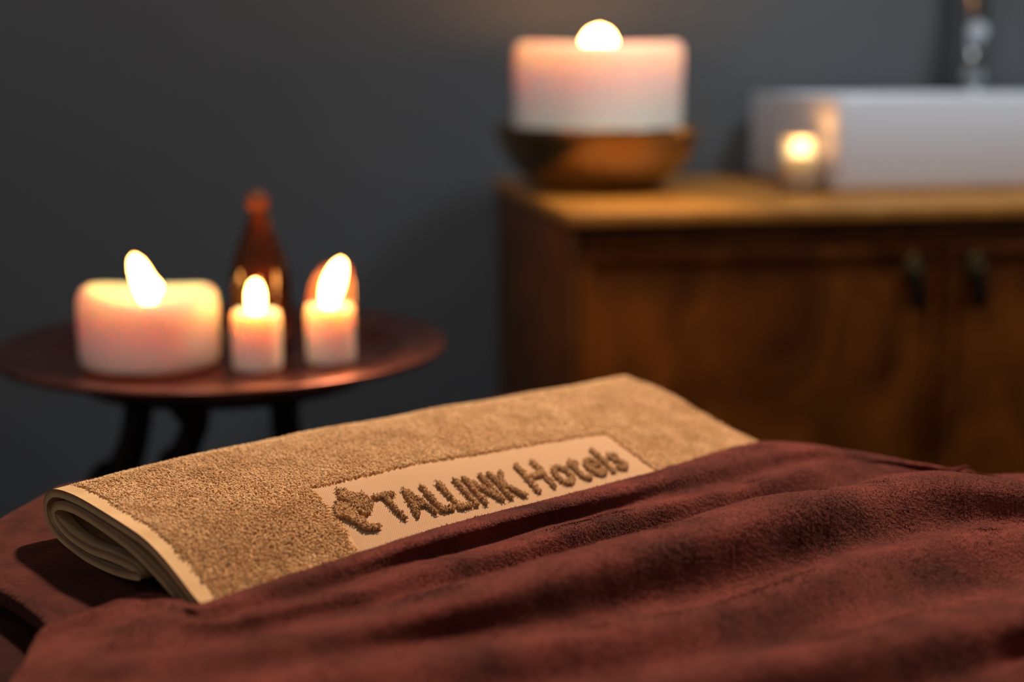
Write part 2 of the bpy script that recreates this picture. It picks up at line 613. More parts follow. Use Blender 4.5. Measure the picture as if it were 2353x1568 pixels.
def candle(name, label, loc, r, h, cup_r, cup_d, wax, flame, rim=None, bulge=0.0, group=None, wick_h=0.010, wick_bend=(0.002, 0), cat='candle', soft=0.006):
    T = thing(name, label, cat, loc, 0, group)
    e = min(soft, r * 0.2)
    prof = smooth_prof([(0, 0), (r * 0.96 - e, 0)], 2)[:-1].tolist()
    prof += smooth_prof([(r - e, 0.0), (r - e * 0.2, e * 0.4), (r, e * 1.6), (r + bulge, h * 0.5), (r, h - e * 1.6), (r - e * 0.35, h - e * 0.4), (r - e * 1.1, h),
                         (cup_r * 1.02, h - cup_d * 0.25), (cup_r * 0.9, h - cup_d * 0.75), (cup_r * 0.65, h - cup_d), (cup_r * 0.3, h - cup_d), (0.0015, h - cup_d), (0, h - cup_d)], 5).tolist()

    def zm(V, a):
        if rim is None: return V
        k = np.clip((V[..., 2] - h * 0.55) / (h * 0.45), 0, 1) ** 1.5
        rad = np.sqrt(V[..., 0] ** 2 + V[..., 1] ** 2)
        kr = np.clip((rad - cup_r * 0.6) / (r - cup_r * 0.6), 0, 1)
        V[..., 2] += k * kr * rim(a)[None, :]
        # a little irregular outline
        s = 1 + 0.010 * np.sin(3 * a + 1.0)[None, :] * k
        V[..., 0] *= s; V[..., 1] *= s
        return V
    lathe('wax', prof, wax, T, 72, zm)
    wz = h - cup_d
    tube('wick', [(0, 0, wz - 0.002), (0.0003, 0, wz + wick_h * 0.5), (wick_bend[0], wick_bend[1], wz + wick_h)], [0.0011, 0.0011, 0.0009], WICK, T, 8)
    flame(T, wz)
    return T


FLOOR_H = 0.2835           # tray floor below eye level
TRZ = CAM_Z - FLOOR_H


def base_at(px, depth):
    k = (px - 1176.5) / FPX
    return (k * depth * math.cos(0) * 1.0, depth)


def place(px, py_front, H, r):
    """centre of a round foot whose front edge shows at py_front"""
    p = at_h(px, py_front, H)
    d = np.array([p[0], p[1]]); L = np.linalg.norm(d)
    q = d * (1 + r / L)
    return (q[0], q[1], CAM_Z - H)


# big pillar on the tray
def fl_big(T, wz):
    flame_mesh('flame', 0.053, 0.020, FLAME, T, (0.003, -0.006, wz + 0.003), (-0.0125, 0), 0.6)
    tube('wick_tip', [(0.0035, -0.006, wz + 0.022), (0.010, -0.007, wz + 0.026), (0.0135, -0.007, wz + 0.0275)], [0.001, 0.0012, 0.0010], EMBER, T, 8)


candle('wide_pillar_candle', 'wide low cream pillar candle with a wavy melted rim burning on the copper tray',
       place(349, 872, FLOOR_H, 0.066), 0.066, 0.0735, 0.054, 0.022, WAX, fl_big, soft=0.010,
       rim=lambda a: 0.0050 * np.cos(2 * (a - 0.15)) - 0.002 * np.cos(a) + 0.0005 * np.sin(a))


def fl_mid(T, wz):
    flame_mesh('flame', 0.037, 0.0165, FLAME, T, (0, 0, wz - 0.001), (0.0005, 0))


def fl_right(T, wz):
    flame_mesh('flame', 0.053, 0.0205, FLAME, T, (-0.001, -0.001, wz - 0.001), (0.0135, -0.003))


candle('slim_pillar_candle', 'slim cream pillar candle with a short upright flame in front of the amber bottle',
       place(593, 862, FLOOR_H, 0.0232), 0.0232, 0.0575, 0.019, 0.007, WAX, fl_mid, group=None)
cr = candle('slim_pillar_candle', 'slim cream pillar candle with a tall leaning flame and raised wax wall behind it',
            place(761, 845, FLOOR_H, 0.0236), 0.0236, 0.0575, 0.0195, 0.007, WAX, fl_right)
# the part of the candle's wall that has not melted down stands up behind the flame
aa = np.linspace(math.radians(5), math.radians(178), 30)
zt = np.interp(np.degrees(aa), [0, 20, 60, 110, 140, 165, 180], [0.028, 0.040, 0.044, 0.040, 0.030, 0.014, 0.0])
rows = []
for f, ro in ((0.0, 0.0234), (0.25, 0.0234), (0.5, 0.0232), (0.75, 0.0228), (0.97, 0.0222), (1.0, 0.0214), (0.97, 0.0206), (0.75, 0.0205), (0.5, 0.0205), (0.25, 0.0205), (0.0, 0.0205)):
    rows.append([(ro * math.cos(t), ro * math.sin(t), 0.049 + f * (z + 0.004)) for t, z in zip(aa, zt)])
V = np.array(rows)
nr, nc = V.shape[:2]
mesh_obj('wax_wall', V.reshape(-1, 3), [grid_faces(nr, nc), np.array([[i * nc for i in range(nr)][::-1]]), np.array([[i * nc + nc - 1 for i in range(nr)]]),
                               ], WALLWAX, cr)

# bowl and large candle on the cabinet
BOWL_D = 1.985
bx, by = (1371 - 1176.5) / FPX * BOWL_D, BOWL_D
bo = thing('candle_bowl', 'dark polished metal bowl on the worktop carrying the largest white candle', 'bowl', (bx, by, TOPZ + 0.0005))
lathe('bowl_body', smooth_prof([(0, 0.0), (0.050, 0.0), (0.072, 0.001), (0.086, 0.007), (0.108, 0.024), (0.127, 0.046), (0.1385, 0.072), (0.1420, 0.086), (0.1400, 0.0885), (0.1370, 0.085),
                                (0.1320, 0.072), (0.1240, 0.058), (0.1190, 0.0500), (0.110, 0.048), (0, 0.048)], 5), BOWLMAT, bo, 96)


def fl_top(T, wz):
    flame_mesh('flame', 0.058, 0.046, FLAME_BIG, T, (0, 0, wz + 0.005), (0.001, 0))


candle('bowl_candle', 'largest candle, thick white wax block burning in the dark metal bowl', (bx, by, TOPZ + 0.0495), 0.1155, 0.150, 0.1035, 0.042, WAX_BIG, fl_top, soft=0.010,
       rim=lambda a: 0.002 * np.cos(2 * a), wick_h=0.012)

# glass votive
VF = f_at(1836, 0.185)
vp = cab(VF, 0.185)
vo = thing('glass_votive', 'small clear glass votive with a lit tealight in front of the basin corner', 'votive', (vp[0], vp[1], TOPZ + 0.0005))
lathe('glass', [(0, 0), (0.022, 0), (0.0245, 0.002), (0.0265, 0.074), (0.0262, 0.0755), (0.0250, 0.0755), (0.0246, 0.074), (0.0225, 0.009), (0.020, 0.007), (0, 0.007)], CLEAR, vo, 64)
lathe('wax', [(0, 0.0072), (0.0195, 0.0074), (0.0218, 0.0095), (0.0236, 0.047), (0.0225, 0.051), (0.018, 0.0495), (0.008, 0.0485), (0, 0.0485)], WAX, vo, 48)
tube('wick', [(0, 0, 0.048), (0, 0, 0.052), (0.001, 0, 0.057)], [0.0009, 0.0009, 0.0007], WICK, vo, 8)
flame_mesh('flame', 0.0185, 0.024, FLAME_BIG, vo, (0, 0, 0.0535))

# ------------------------------------------------------------------ side table with copper tray top
TC = at_h(505, 805, 0.268)
TD = 1.372
tx, ty = (503 - 1176.5) / FPX * TD, TD
ST = thing('side_table', 'small round side table with a copper tray top and dark curved legs', 'side table', (tx, ty, 0))
tz = TRZ - 0.0015
tp_ = smooth_prof([(0, -0.001), (0.08, -0.001), (0.150, 0.0)], 4).tolist()
prof = smooth_prof([(0, -0.007), (0.10, -0.007), (0.158, -0.006), (0.176, 0.004), (0.200, 0.0085), (0.213, 0.0110), (0.2175, 0.0150), (0.2155, 0.0182), (0.211, 0.0165), (0.200, 0.0145),
                    (0.186, 0.0130), (0.181, 0.0128), (0.175, 0.0112), (0.162, 0.0040), (0.154, 0.0010), (0.146, 0.0), (0.08, 0.0), (0, 0.0)], 5)
o = lathe('tray_top', prof, COPPER, ST, 128)
o.location = (0, 0, tz)
ring = lathe('table_rim', [(0.110, -0.018), (0.138, -0.018), (0.146, -0.013), (0.146, -0.010), (0.140, -0.0075), (0.11, -0.0075), (0.110, -0.018)], DARKWOOD, ST, 64)
ring.location = (0, 0, tz)


def leg(pts, rad, flat=0.8):
    P = catmull(np.array([np.array([p[0] - tx, p[1] - ty, p[2]]) for p in pts]), 6)
    R = catmull(np.array(rad)[:, None], 6)[:, 0] * 1.22
    tube('leg', P, R, DARKWOOD, ST, 16, flat)


def L(px, py, d): return at_d(px, py, d)


leg([L(318, 905, 1.33), L(316, 960, 1.33), L(305, 1020, 1.33), L(280, 1090, 1.33), L(240, 1180, 1.33), (-0.40, 1.33, 0.30), (-0.385, 1.33, 0.10), (-0.42, 1.33, 0.008)],
    [0.012, 0.0115, 0.012, 0.0145, 0.018, 0.012, 0.010, 0.014])
leg([L(432, 905, 1.27), L(440, 940, 1.27), L(447, 975, 1.27), L(432, 1020, 1.27), L(418, 1060, 1.27), L(400, 1130, 1.27), (-0.31, 1.25, 0.30), (-0.30, 1.20, 0.10), (-0.30, 1.18, 0.008)],
    [0.022, 0.0155, 0.011, 0.0105, 0.012, 0.013, 0.012, 0.010, 0.014])
leg([L(655, 905, 1.36), L(655, 960, 1.36), L(661, 1020, 1.36), L(668, 1090, 1.36), (-0.20, 1.36, 0.50), (-0.18, 1.36, 0.30), (-0.19, 1.36, 0.10), (-0.16, 1.36, 0.008)],
    [0.012, 0.0120, 0.0125, 0.014, 0.014, 0.012, 0.010, 0.014])

# amber bottle
bd = 1.388
bt = thing('oil_bottle', 'amber glass oil bottle with tapering shoulders behind the slim candles', 'bottle', ((592 - 1176.5) / FPX * bd, bd, TRZ + 0.0003))
bt.scale = (1.03, 1.03, 1.02)
gl = smooth_prof([(0, 0.0), (0.022, 0.0), (0.0275, 0.003), (0.029, 0.010), (0.0292, 0.045), (0.0285, 0.078), (0.0255, 0.093), (0.0195, 0.110), (0.0135, 0.126), (0.0100, 0.136), (0.0095, 0.142)], 5).tolist()
gi = smooth_prof([(0.0075, 0.142), (0.0082, 0.135), (0.0115, 0.126), (0.0172, 0.110), (0.0232, 0.093), (0.0262, 0.078), (0.0269, 0.045), (0.0265, 0.012), (0.024, 0.006), (0.018, 0.004), (0, 0.004)], 5).tolist()
lathe('glass', gl + gi, AMBER, bt, 64)
DROP = principled('orange_brown_cap', (0.30, 0.070, 0.012), 0.35, Transmission_Weight=0.2).m
lathe('cap', smooth_prof([(0, 0.1422), (0.0072, 0.1422), (0.0085, 0.1425), (0.0102, 0.143), (0.0105, 0.150), (0.0085, 0.156), (0.004, 0.160), (0, 0.161)], 4), DROP, bt, 32)
OIL = m_glass('dark_oil', (0.12, 0.02, 0.004), 0.0, 1.45)

# ------------------------------------------------------------------ massage table
MT = thing('massage_table', 'massage table with brown vinyl mattress under the maroon covers', 'massage table', (0, 0, 0))
BZT = CAM_Z - BED_H


def outline_prism(name, pts, z0, z1, r, mat, parent):
    """slab with a rounded upper edge over an outline given in table directions"""
    P = np.array(pts, float)
    c = P.mean(0)
    T = np.roll(P, -1, 0) - np.roll(P, 1, 0)
    T /= np.linalg.norm(T, axis=1)[:, None]
    Nn = np.stack([T[:, 1], -T[:, 0]], -1)
    s = np.sign(((P - c) * Nn).sum(1).mean())
    Nn *= s
    rows = []
    for ins, z in [(r * 0.6, z0), (0.0, z0 + r * 0.5), (0, z1 - r)] + [(r * (1 - math.sin(t)), z1 - r + r * (1 - math.cos(t))) for t in []] + \
            [(r * (1 - math.cos(a)), z1 - r + r * math.sin(a)) for a in np.radians([22, 45, 68, 90])]:
        Q = P - Nn * ins
        rows.append(np.stack([*uvh(Q[:, 0], Q[:, 1], CAM_Z - z).T], -1))
    V = np.array(rows)
    n = len(P)
    F = [grid_faces(len(rows), n, True), np.array([list(range(n))]), np.array([[(len(rows) - 1) * n + i for i in range(n)]])]
    return mesh_obj(name, V.reshape(-1, 3), F, mat, parent)


def corner_path(pts, r, n=8):
    out = []
    P = [np.array(p, float) for p in pts]
    for i in range(len(P)):
        a, b, c = P[i - 1], P[i], P[(i + 1) % len(P)]
        rr = r[i]
        d1 = (a - b) / np.linalg.norm(a - b); d2 = (c - b) / np.linalg.norm(c - b)
        p1, p2 = b + d1 * rr, b + d2 * rr
        for k in range(n + 1):
            t = k / n
            out.append((1 - t) ** 2 * p1 + 2 * t * (1 - t) * b + t * t * p2)
    return out


bed_pts = corner_path([(-0.105, 1.25), (-0.105, -0.030), (0.045, -0.146), (0.450, -0.146), (0.472, 1.25)], [0.06, 0.05, 0.03, 0.05, 0.06])
outline_prism('mattress', bed_pts, BZT - 0.082, BZT - 0.0180, 0.022, VINYL, MT)
fr_pts = corner_path([(-0.06, 1.20), (-0.06, 0.00), (0.07, -0.10), (0.41, -0.10), (0.42, 1.20)], [0.03] * 5)
outline_prism('bed_frame', fr_pts, BZT - 0.142, BZT - 0.0825, 0.004, DARKWOOD, MT)
for (u, v) in ((0.37, -0.05), (0.37, 1.15), (-0.01, 1.15), (0.03, 0.00)):
    p = uvh(u, v, 0.5)
    l_ = box('leg', (-0.025, -0.025, 0.0), (0.025, 0.025, BZT - 0.143), DARKWOOD, MT, 0.004)
    l_.location = (p[0], p[1], 0); l_.rotation_euler = (0, 0, ANG)

# ------------------------------------------------------------------ cloth surfaces


def h_top(u, v):
    """height profile of the folded towel's upper face, as depth below eye level"""
    u = np.asarray(u, float); v = np.asarray(v, float)
    hl = np.interp(v, VL, HL)
    hr = np.interp(v, VR, HR)
    t = np.clip(u / 0.451, 0, 1)
    k = 0.35 * t + 0.65 * t ** 3
    b = np.interp(u, [0, 0.08, 0.16, 0.27, 0.38, 0.451], [0, 0.0036, 0.0050, 0.0026, 0.0, 0.0]) * np.clip(1 - (v / 0.16) ** 2, 0, 1)
    wob = 0.0009 * vnoise(u * 22 + 5, v * 22 + 3, 3) * np.clip(u / 0.05, 0, 1)
    return hl * (1 - k) + hr * k - b - wob


VLk = [-0.024, 0, 0.022, 0.051, 0.082, 0.100, 0.118, 0.135, 0.153, 0.175, 0.20]
HLk = [0.2464, 0.238, 0.2367, 0.2374, 0.2389, 0.2405, 0.2446, 0.2506, 0.2577, 0.2625, 0.2645]
VRk = [-0.024, 0, 0.0185, 0.041, 0.0588, 0.0718, 0.0971, 0.1215, 0.15, 0.20]
HRk = [0.2464, 0.238, 0.2390, 0.2418, 0.2460, 0.2495, 0.2560, 0.2612, 0.2640, 0.2650]


def dense(v, h):
    c = catmull(np.stack([v, h], -1), 8)
    return c[:, 0], c[:, 1]


VL, HL = dense(VLk, HLk)
VR, HR = dense(VRk, HRk)


def px_to_towel(px, py):
    H = 0.245
    for _ in range(40):
        u, v = to_uv(at_h(px, py, H))
        H = 0.5 * H + 0.5 * float(h_top(u, v))
    return float(u), float(v)


TW = thing('folded_towel', 'golden tan folded terry towel with a lettered woven band on the maroon sheet', 'towel', (0, 0, 0))

PATH = [(0.172, None, 1), (0.153, None, 1), (0.135, None, 1), (0.118, None, 1), (0.10, None, 1), (0.082, None, 1), (0.051, None, 1), (0.022, None, 1), (0.0, None, 1),
        (-0.014, 0.2408, .9), (-0.0225, 0.2465, .7), (-0.0245, 0.2530, .45), (-0.0195, 0.2605, .2), (-0.007, 0.2650, 0), (0.012, 0.2672, 0), (0.032, 0.2680, 0), (0.060, 0.2664, 0), (0.084, 0.2628, 0),
        (0.0925, 0.2602, 0), (0.0855, 0.2580, .1), (0.060, 0.2592, .1), (0.034, 0.2618, 0), (0.008, 0.2610, .1), (-0.009, 0.2566, .3), (-0.0135, 0.2510, .5), (-0.006, 0.2462, .8),
        (0.010, 0.2438, 1), (0.030, 0.2436, 1), (0.0617, 0.2455, 1), (0.0864, 0.2482, 1), (0.104, 0.2520, .9), (0.1252, 0.2580, .7), (0.1387, 0.2625, .5), (0.155, 0.2655, .2)]


def towel_path(u, sub=4):
    pts = []
    for v, H, wgt in PATH:
        ht = float(h_top(u, v))
        if H is None: H = ht
        else: H = min(H + wgt * (ht - float(h_top(0, v))), 0.2682)
        sv = 1.0
        pts.append((v * sv, H))
    return catmull(pts, sub)


def ribbon(name, us, thick, mat, parent, wob=0.0, lo=0, hi=None):
    rows = []
    for u in us:
        c = towel_path(u)[lo:hi]
        t = np.gradient(c, axis=0)
        t /= np.linalg.norm(t, axis=1)[:, None]
        nn = np.stack([t[:, 1], -t[:, 0]], -1)       # right side of the travel direction
        o1 = c + nn * thick / 2; o2 = c - nn * thick / 2
        loop = np.concatenate([o1, o2[::-1]])
        us_ = np.full(len(loop), u) + (wob * np.sin(loop[:, 0] * 90) if wob else 0)
        rows.append((us_, loop[:, 0], loop[:, 1]))
    V = np.array([uvh(*r) for r in rows])
    n = V.shape[1]
    uvs = np.array([np.stack([r[0], r[1]], -1) for r in rows]).reshape(-1, 2)
    m = n // 2
    F = [grid_faces(V.shape[0], n, True)]
    for row in (0, V.shape[0] - 1):
        i = np.arange(m - 1)
        F.append(np.stack([row * n + i, row * n + i + 1, row * n + n - 2 - i, row * n + n - 1 - i], -1))
    return mesh_obj(name, V.reshape(-1, 3), F, mat, parent, True, uvs)


ribbon('cloth', np.concatenate([[0.004], np.linspace(0.01, 0.449, 90)]), 0.0034, TERRY, TW)
ribbon('hem', np.array([-0.0030, -0.0022, 0.0, 0.003, 0.0052, 0.0062]), 0.0048, HEM, TW)
for o in TW.children:
    pass

# ---- terry loops


def frame_at(u, v, fn, eps=1e-3):
    """positions, normals and tangents on a surface function fn(u,v)->depth"""
    H = fn(u, v)
    P = uvh(u, v, H)
    Pu = (uvh(u + eps, v, fn(u + eps, v)) - P) / eps
    Pv = (uvh(u, v + eps, fn(u, v + eps)) - P) / eps
    Nn = np.cross(Pv, Pu)
    Nn /= np.linalg.norm(Nn, axis=1)[:, None]
    Nn *= np.sign(Nn[:, 2:3])
    return P, Nn, Pu / np.linalg.norm(Pu, axis=1)[:, None], Pv / np.linalg.norm(Pv, axis=1)[:, None]


def loops_mesh(name, P, Nn, Tu, Tv, mat, parent, h=0.0022, ln=0.0030, rad=0.00042, lean=0.5, lean_dir=None, jitter=1.0):
    n = len(P)
    a = rng.uniform(0, 2 * math.pi, n)
    if lean_dir is not None:
        a = lean_dir + rng.normal(0, 0.9 * jitter, n)
    d = np.cos(a)[:, None] * Tu + np.sin(a)[:, None] * Tv
    s = np.cross(Nn, d)
    hh = h * rng.uniform(0.6, 1.25, n)[:, None]
    ll = ln * rng.uniform(0.5, 1.2, n)[:, None]
    tw = rng.uniform(-0.6, 0.6, n)[:, None]
    C = [P - Nn * 0.0004,
         P + Nn * hh * 0.75 + d * ll * 0.12,
         P + Nn * hh + d * ll * (0.35 + 0.3 * lean) + s * ll * 0.25 * tw,
         P + Nn * hh * 0.45 + d * ll * (0.75 + 0.35 * lean) + s * ll * 0.5 * tw]
    C = np.stack(C, 1)                                    # n,4,3
    T = np.gradient(C, axis=1)
    T /= np.linalg.norm(T, axis=2)[..., None]
    S = s[:, None, :] * np.ones((1, 4, 1))
    B = np.cross(T, S)
    B /= np.linalg.norm(B, axis=2)[..., None]
    R = rad * rng.uniform(0.8, 1.25, n)[:, None, None] * np.array([1.0, 1.0, 1.0, 0.6])[None, :, None]
    V = np.stack([C + R * (math.cos(t) * S + math.sin(t) * B) for t in (math.pi / 2, math.pi * 7 / 6, math.pi * 11 / 6)], 2)   # n,4,3(side),3
    base = (np.arange(n) * 12)[:, None]
    q = []
    for r in range(3):
        for k in range(3):
            k2 = (k + 1) % 3
            q.append([r * 3 + k, r * 3 + k2, (r + 1) * 3 + k2, (r + 1) * 3 + k])
    q = np.array(q)
    F = (base[:, :, None] + q[None]).reshape(-1, 4)
    cap = (base + np.array([[9, 10, 11]])).reshape(-1, 3)
    return mesh_obj(name, V.reshape(-1, 3), [F, cap], mat, parent)


def top_off(u, v): return h_top(u, v) - 0.0017


# woven band in towel coordinates
BAND = [px_to_towel(*p) for p in ((712, 1131), (1386, 1004), (1492, 1088), (800, 1262))]
BAND[2] = (BAND[2][0] + 0.002, 0.160)
BAND[3] = (BAND[3][0] - 0.001, 0.166)
# edges continue straight under the blanket


def in_quad(u, v, Q, m=0.0):
    ins = np.ones(len(u), bool)
    Q = np.array(Q)
    c = Q.mean(0)
    for i in range(4):
        a, b = Q[i], Q[(i + 1) % 4]
        nx, ny = b[1] - a[1], a[0] - b[0]
        L_ = math.hypot(nx, ny)
        sgn = 1 if (c[0] - a[0]) * nx + (c[1] - a[1]) * ny > 0 else -1
        dd = sgn * ((u - a[0]) * nx + (v - a[1]) * ny) / L_
        ins &= dd > m
    return ins


sp = 0.00125
gu, gv = np.meshgrid(np.arange(0.0065, 0.449, sp), np.arange(-0.024, 0.169, sp))
gu = gu.ravel() + rng.uniform(-0.5, 0.5, gu.size) * sp
gv = gv.ravel() + rng.uniform(-0.5, 0.5, gv.size) * sp
keep = ~in_quad(gu, gv, BAND, 0.0)
gu, gv = gu[keep], gv[keep]
P, Nn, Tu, Tv = frame_at(gu, gv, top_off)
ld = 2.2 + 2.2 * vnoise(gu * 60, gv * 60, 9) + 1.2 * vnoise(gu * 18, gv * 18, 10)
o = loops_mesh('terry_pile', P, Nn, Tu, Tv, TUFT, TW, h=0.0019, ln=0.0026, rad=0.00040, lean_dir=ld)
o['kind'] = 'stuff'

# band cloth lying on the ground weave
uu = np.linspace(0, 1, 70); vv = np.linspace(0, 1, 24)
Q = np.array(BAND)
GU, GV = np.meshgrid(uu, vv)
BU = (1 - GU) * (1 - GV) * Q[0, 0] + GU * (1 - GV) * Q[1, 0] + GU * GV * Q[2, 0] + (1 - GU) * GV * Q[3, 0]
BV = (1 - GU) * (1 - GV) * Q[0, 1] + GU * (1 - GV) * Q[1, 1] + GU * GV * Q[2, 1] + (1 - GU) * GV * Q[3, 1]
Hb = h_top(BU, BV) - 0.0021
edge = np.minimum(np.minimum(GU, 1 - GU) * 70, np.minimum(GV, 1 - GV) * 24)
V = uvh(BU, BV, Hb + 0.0006 * np.clip(1 - edge, 0, 1))
mesh_obj('woven_band', V.reshape(-1, 3), grid_faces(24, 70), WEAVE, TW, True, np.stack([BU.ravel(), BV.ravel()], -1))


# raised letters and emblem, made of taller loops standing on the band
def band_off(u, v): return h_top(u, v) - 0.0021


def quad_map(Qpx):
    C = np.array([px_to_towel(*p) for p in Qpx])      # cap-left, cap-right, base-right, base-left

    def f(x, y):                                       # x 0..1 along, y 0 base..1 cap
        t = 1 - y
        a = ((1 - x) * (1 - t))[:, None] * C[0] + (x * (1 - t))[:, None] * C[1] + (x * t)[:, None] * C[2] + ((1 - x) * t)[:, None] * C[3]
        return a[:, 0], a[:, 1]
    return f


def tri_samples(V2, T, density):
    a, b, c = V2[T[:, 0]], V2[T[:, 1]], V2[T[:, 2]]
    area = 0.5 * np.abs((b[:, 0] - a[:, 0]) * (c[:, 1] - a[:, 1]) - (b[:, 1] - a[:, 1]) * (c[:, 0] - a[:, 0]))
    n = int(area.sum() * density)
    i = rng.choice(len(T), n, p=area / area.sum())
    r1, r2 = np.sqrt(rng.uniform(0, 1, n)), rng.uniform(0, 1, n)
    return (1 - r1)[:, None] * a[i] + (r1 * (1 - r2))[:, None] * b[i] + (r1 * r2)[:, None] * c[i]


def word(name, text, Qpx, bold, count, x1=1.0):
    cu = bpy.data.curves.new('lettering', 'FONT')
    cu.body = text
    cu.offset = bold
    cu.space_character = 1.10
    cu.resolution_u = 3
    to = bpy.data.objects.new('lettering', cu)
    COL.objects.link(to)
    bpy.context.view_layer.update()
    me = bpy.data.meshes.new_from_object(to.evaluated_get(bpy.context.evaluated_depsgraph_get()))
    me.calc_loop_triangles()
    V2 = np.array([v.co[:2] for v in me.vertices])
    T = np.array([t.vertices[:] for t in me.loop_triangles])
    bpy.data.objects.remove(to); bpy.data.meshes.remove(me)
    mn = V2[:, 0].min(); mx = V2[:, 0].max()
    V2[:, 0] = (V2[:, 0] - mn) / (mx - mn)
    V2[:, 1] = V2[:, 1] / 0.69
    f = quad_map(Qpx)
    # area in the map's square; density to give count points
    a, b, c = V2[T[:, 0]], V2[T[:, 1]], V2[T[:, 2]]
    area = 0.5 * np.abs((b[:, 0] - a[:, 0]) * (c[:, 1] - a[:, 1]) - (b[:, 1] - a[:, 1]) * (c[:, 0] - a[:, 0])).sum()
    S = tri_samples(V2, T, count / area)
    u, v = f(S[:, 0], S[:, 1])
    P, Nn, Tu, Tv = frame_at(u, v, band_off)
    return loops_mesh(name, P, Nn, Tu, Tv, TUFT_DK, TW, h=0.0024, ln=0.0020, rad=0.00032, lean=0.2)


word('lettering', 'TALLINK', ((853, 1152), (1156, 1092), (1212, 1150), (908, 1208)), 0.004, 3000)
word('lettering', 'Hotels', ((1178, 1080), (1392, 1036), (1448, 1086), (1234, 1143)), 0.006, 2200)


def emblem(polys, count):
    us, vs = [], []
    for poly in polys:
        C = np.array([px_to_towel(720 + x / 5.8825, 1100 + y / 5.8825) for x, y in poly])
        lo, hi = C.min(0), C.max(0)
        pts = rng.uniform(lo, hi, (count * 4, 2))
        ins = np.zeros(len(pts), bool)
        j = len(C) - 1
        for i in range(len(C)):
            xi, yi = C[i]; xj, yj = C[j]
            cond = ((yi > pts[:, 1]) != (yj > pts[:, 1])) & (pts[:, 0] < (xj - xi) * (pts[:, 1] - yi) / (yj - yi + 1e-12) + xi)
            ins ^= cond
            j = i
        pts = pts[ins][:count]
        us.append(pts[:, 0]); vs.append(pts[:, 1])
    u, v = np.concatenate(us), np.concatenate(vs)
    P, Nn, Tu, Tv = frame_at(u, v, band_off)
    return loops_mesh('emblem', P, Nn, Tu, Tv, TUFT_DK, TW, h=0.0028, ln=0.0019, rad=0.00036, lean=0.2)


emblem([[(300, 225), (430, 235), (560, 300), (660, 275), (790, 390), (775, 500), (700, 580), (600, 530), (480, 430), (400, 370), (310, 350), (370, 310)],
        [(300, 410), (440, 430), (590, 570), (740, 690), (900, 715), (900, 745), (780, 770), (660, 750), (560, 680), (430, 610), (310, 590), (285, 500)]], 900)

# ------------------------------------------------------------------ sheets on the table


def sheet(name, us, vs, Hfn, mat, thick, parent=None):
    GU, GV = np.meshgrid(us, vs)
    H = Hfn(GU, GV)
    top = uvh(GU, GV, H)
    bot = uvh(GU, GV, H + thick)
    nr, nc = GU.shape
    V = np.concatenate([top.reshape(-1, 3), bot.reshape(-1, 3)])
    F1 = grid_faces(nr, nc)[:, ::-1]
    F2 = grid_faces(nr, nc, off=nr * nc)
    b = np.concatenate([np.arange(nc), np.arange(1, nr) * nc + nc - 1, (nr - 1) * nc + np.arange(nc - 2, -1, -1), np.arange(nr - 2, 0, -1) * nc])
    b2 = np.roll(b, -1)
    F3 = np.stack([b, b2, b2 + nr * nc, b + nr * nc], -1)
    return mesh_obj(name, V, [F1, F2, F3], mat, parent)


def bed_sheet_H(u, v):
    # lies on the mattress, its back edge rounding over
    bk = -0.118 + 0.9 * np.clip(0.045 - u, 0, 1) * 0.82
    over = np.clip(bk + 0.012 - v, 0, 0.05)
    return BED_H - 0.0005 + over * 0.8 + 0.0006 * vnoise(u * 40, v * 40, 21)


# lower sheet over the whole mattress, hanging over its side
def edge_drop(U):
    return 3.0 * np.maximum(0, -0.082 - U) ** 1.5


def warp_sheet(name, back_fn, front, left, right, H0, thick, mat, nu=90, nv=70, wob=0.0002, left_skew=0.0):
    s = np.linspace(0, 1, nu)[None, :]
    t = np.linspace(0, 1, nv)[:, None] ** 1.3
    U = left(t) + (right - left(t)) * s
    Vb = back_fn(U)
    VV = Vb + (front - Vb) * t
    e = np.clip(1 - (VV - Vb) / 0.014, 0, 1)
    H = H0 + edge_drop(U) + 0.007 * e ** 2 - wob * vnoise(U * 35, VV * 35, 21) - wob * 2 * vnoise(U * 12, VV * 12, 22)
    top = uvh(U, VV, H)
    bot = uvh(U, VV, H + thick)
    nr, nc = U.shape
    V = np.concatenate([top.reshape(-1, 3), bot.reshape(-1, 3)])
    F1 = grid_faces(nr, nc)[:, ::-1]
    F2 = grid_faces(nr, nc, off=nr * nc)
    b = np.concatenate([np.arange(nc), np.arange(1, nr) * nc + nc - 1, (nr - 1) * nc + np.arange(nc - 2, -1, -1), np.arange(nr - 2, 0, -1) * nc])
    b2 = np.roll(b, -1)
    F3 = np.stack([b, b2, b2 + nr * nc, b + nr * nc], -1)
    return mesh_obj(name, V, [F1, F2, F3], mat)


def back_edge(U):
    return np.where(U > 0.05, -0.130, -0.130 + (0.05 - U) * 0.77)


lower = warp_sheet('under_sheet', lambda U: back_edge(U) + 0.004, 0.60, lambda t: -0.135 + 0 * t, 0.466, BED_H + 0.0060, 0.003, SHEET_SHADED)
tag(lower, 'maroon under sheet with shade darkened into its colour, showing beyond the hem of the upper sheet', 'sheet')

hp = [to_uv(at_h(x, y, BED_H - 0.0095)) for x, y in ((-60, 1300), (0, 1338), (60, 1372), (105, 1405), (130, 1430), (190, 1500))]
hp = np.array(hp)
hp = np.concatenate([[[-0.112, float(back_edge(np.array(-0.112))) + 0.004]], hp])
# upper sheet: bounded on its left by the curved hem
hv = hp[:, 1]; hu = hp[:, 0]
order = np.argsort(hv)


def left_edge_v(V): return np.interp(V, hv[order], hu[order])


nu, nv = 90, 80
s = np.linspace(0, 1, nu)[None, :]
t = np.linspace(0, 1, nv)[:, None]
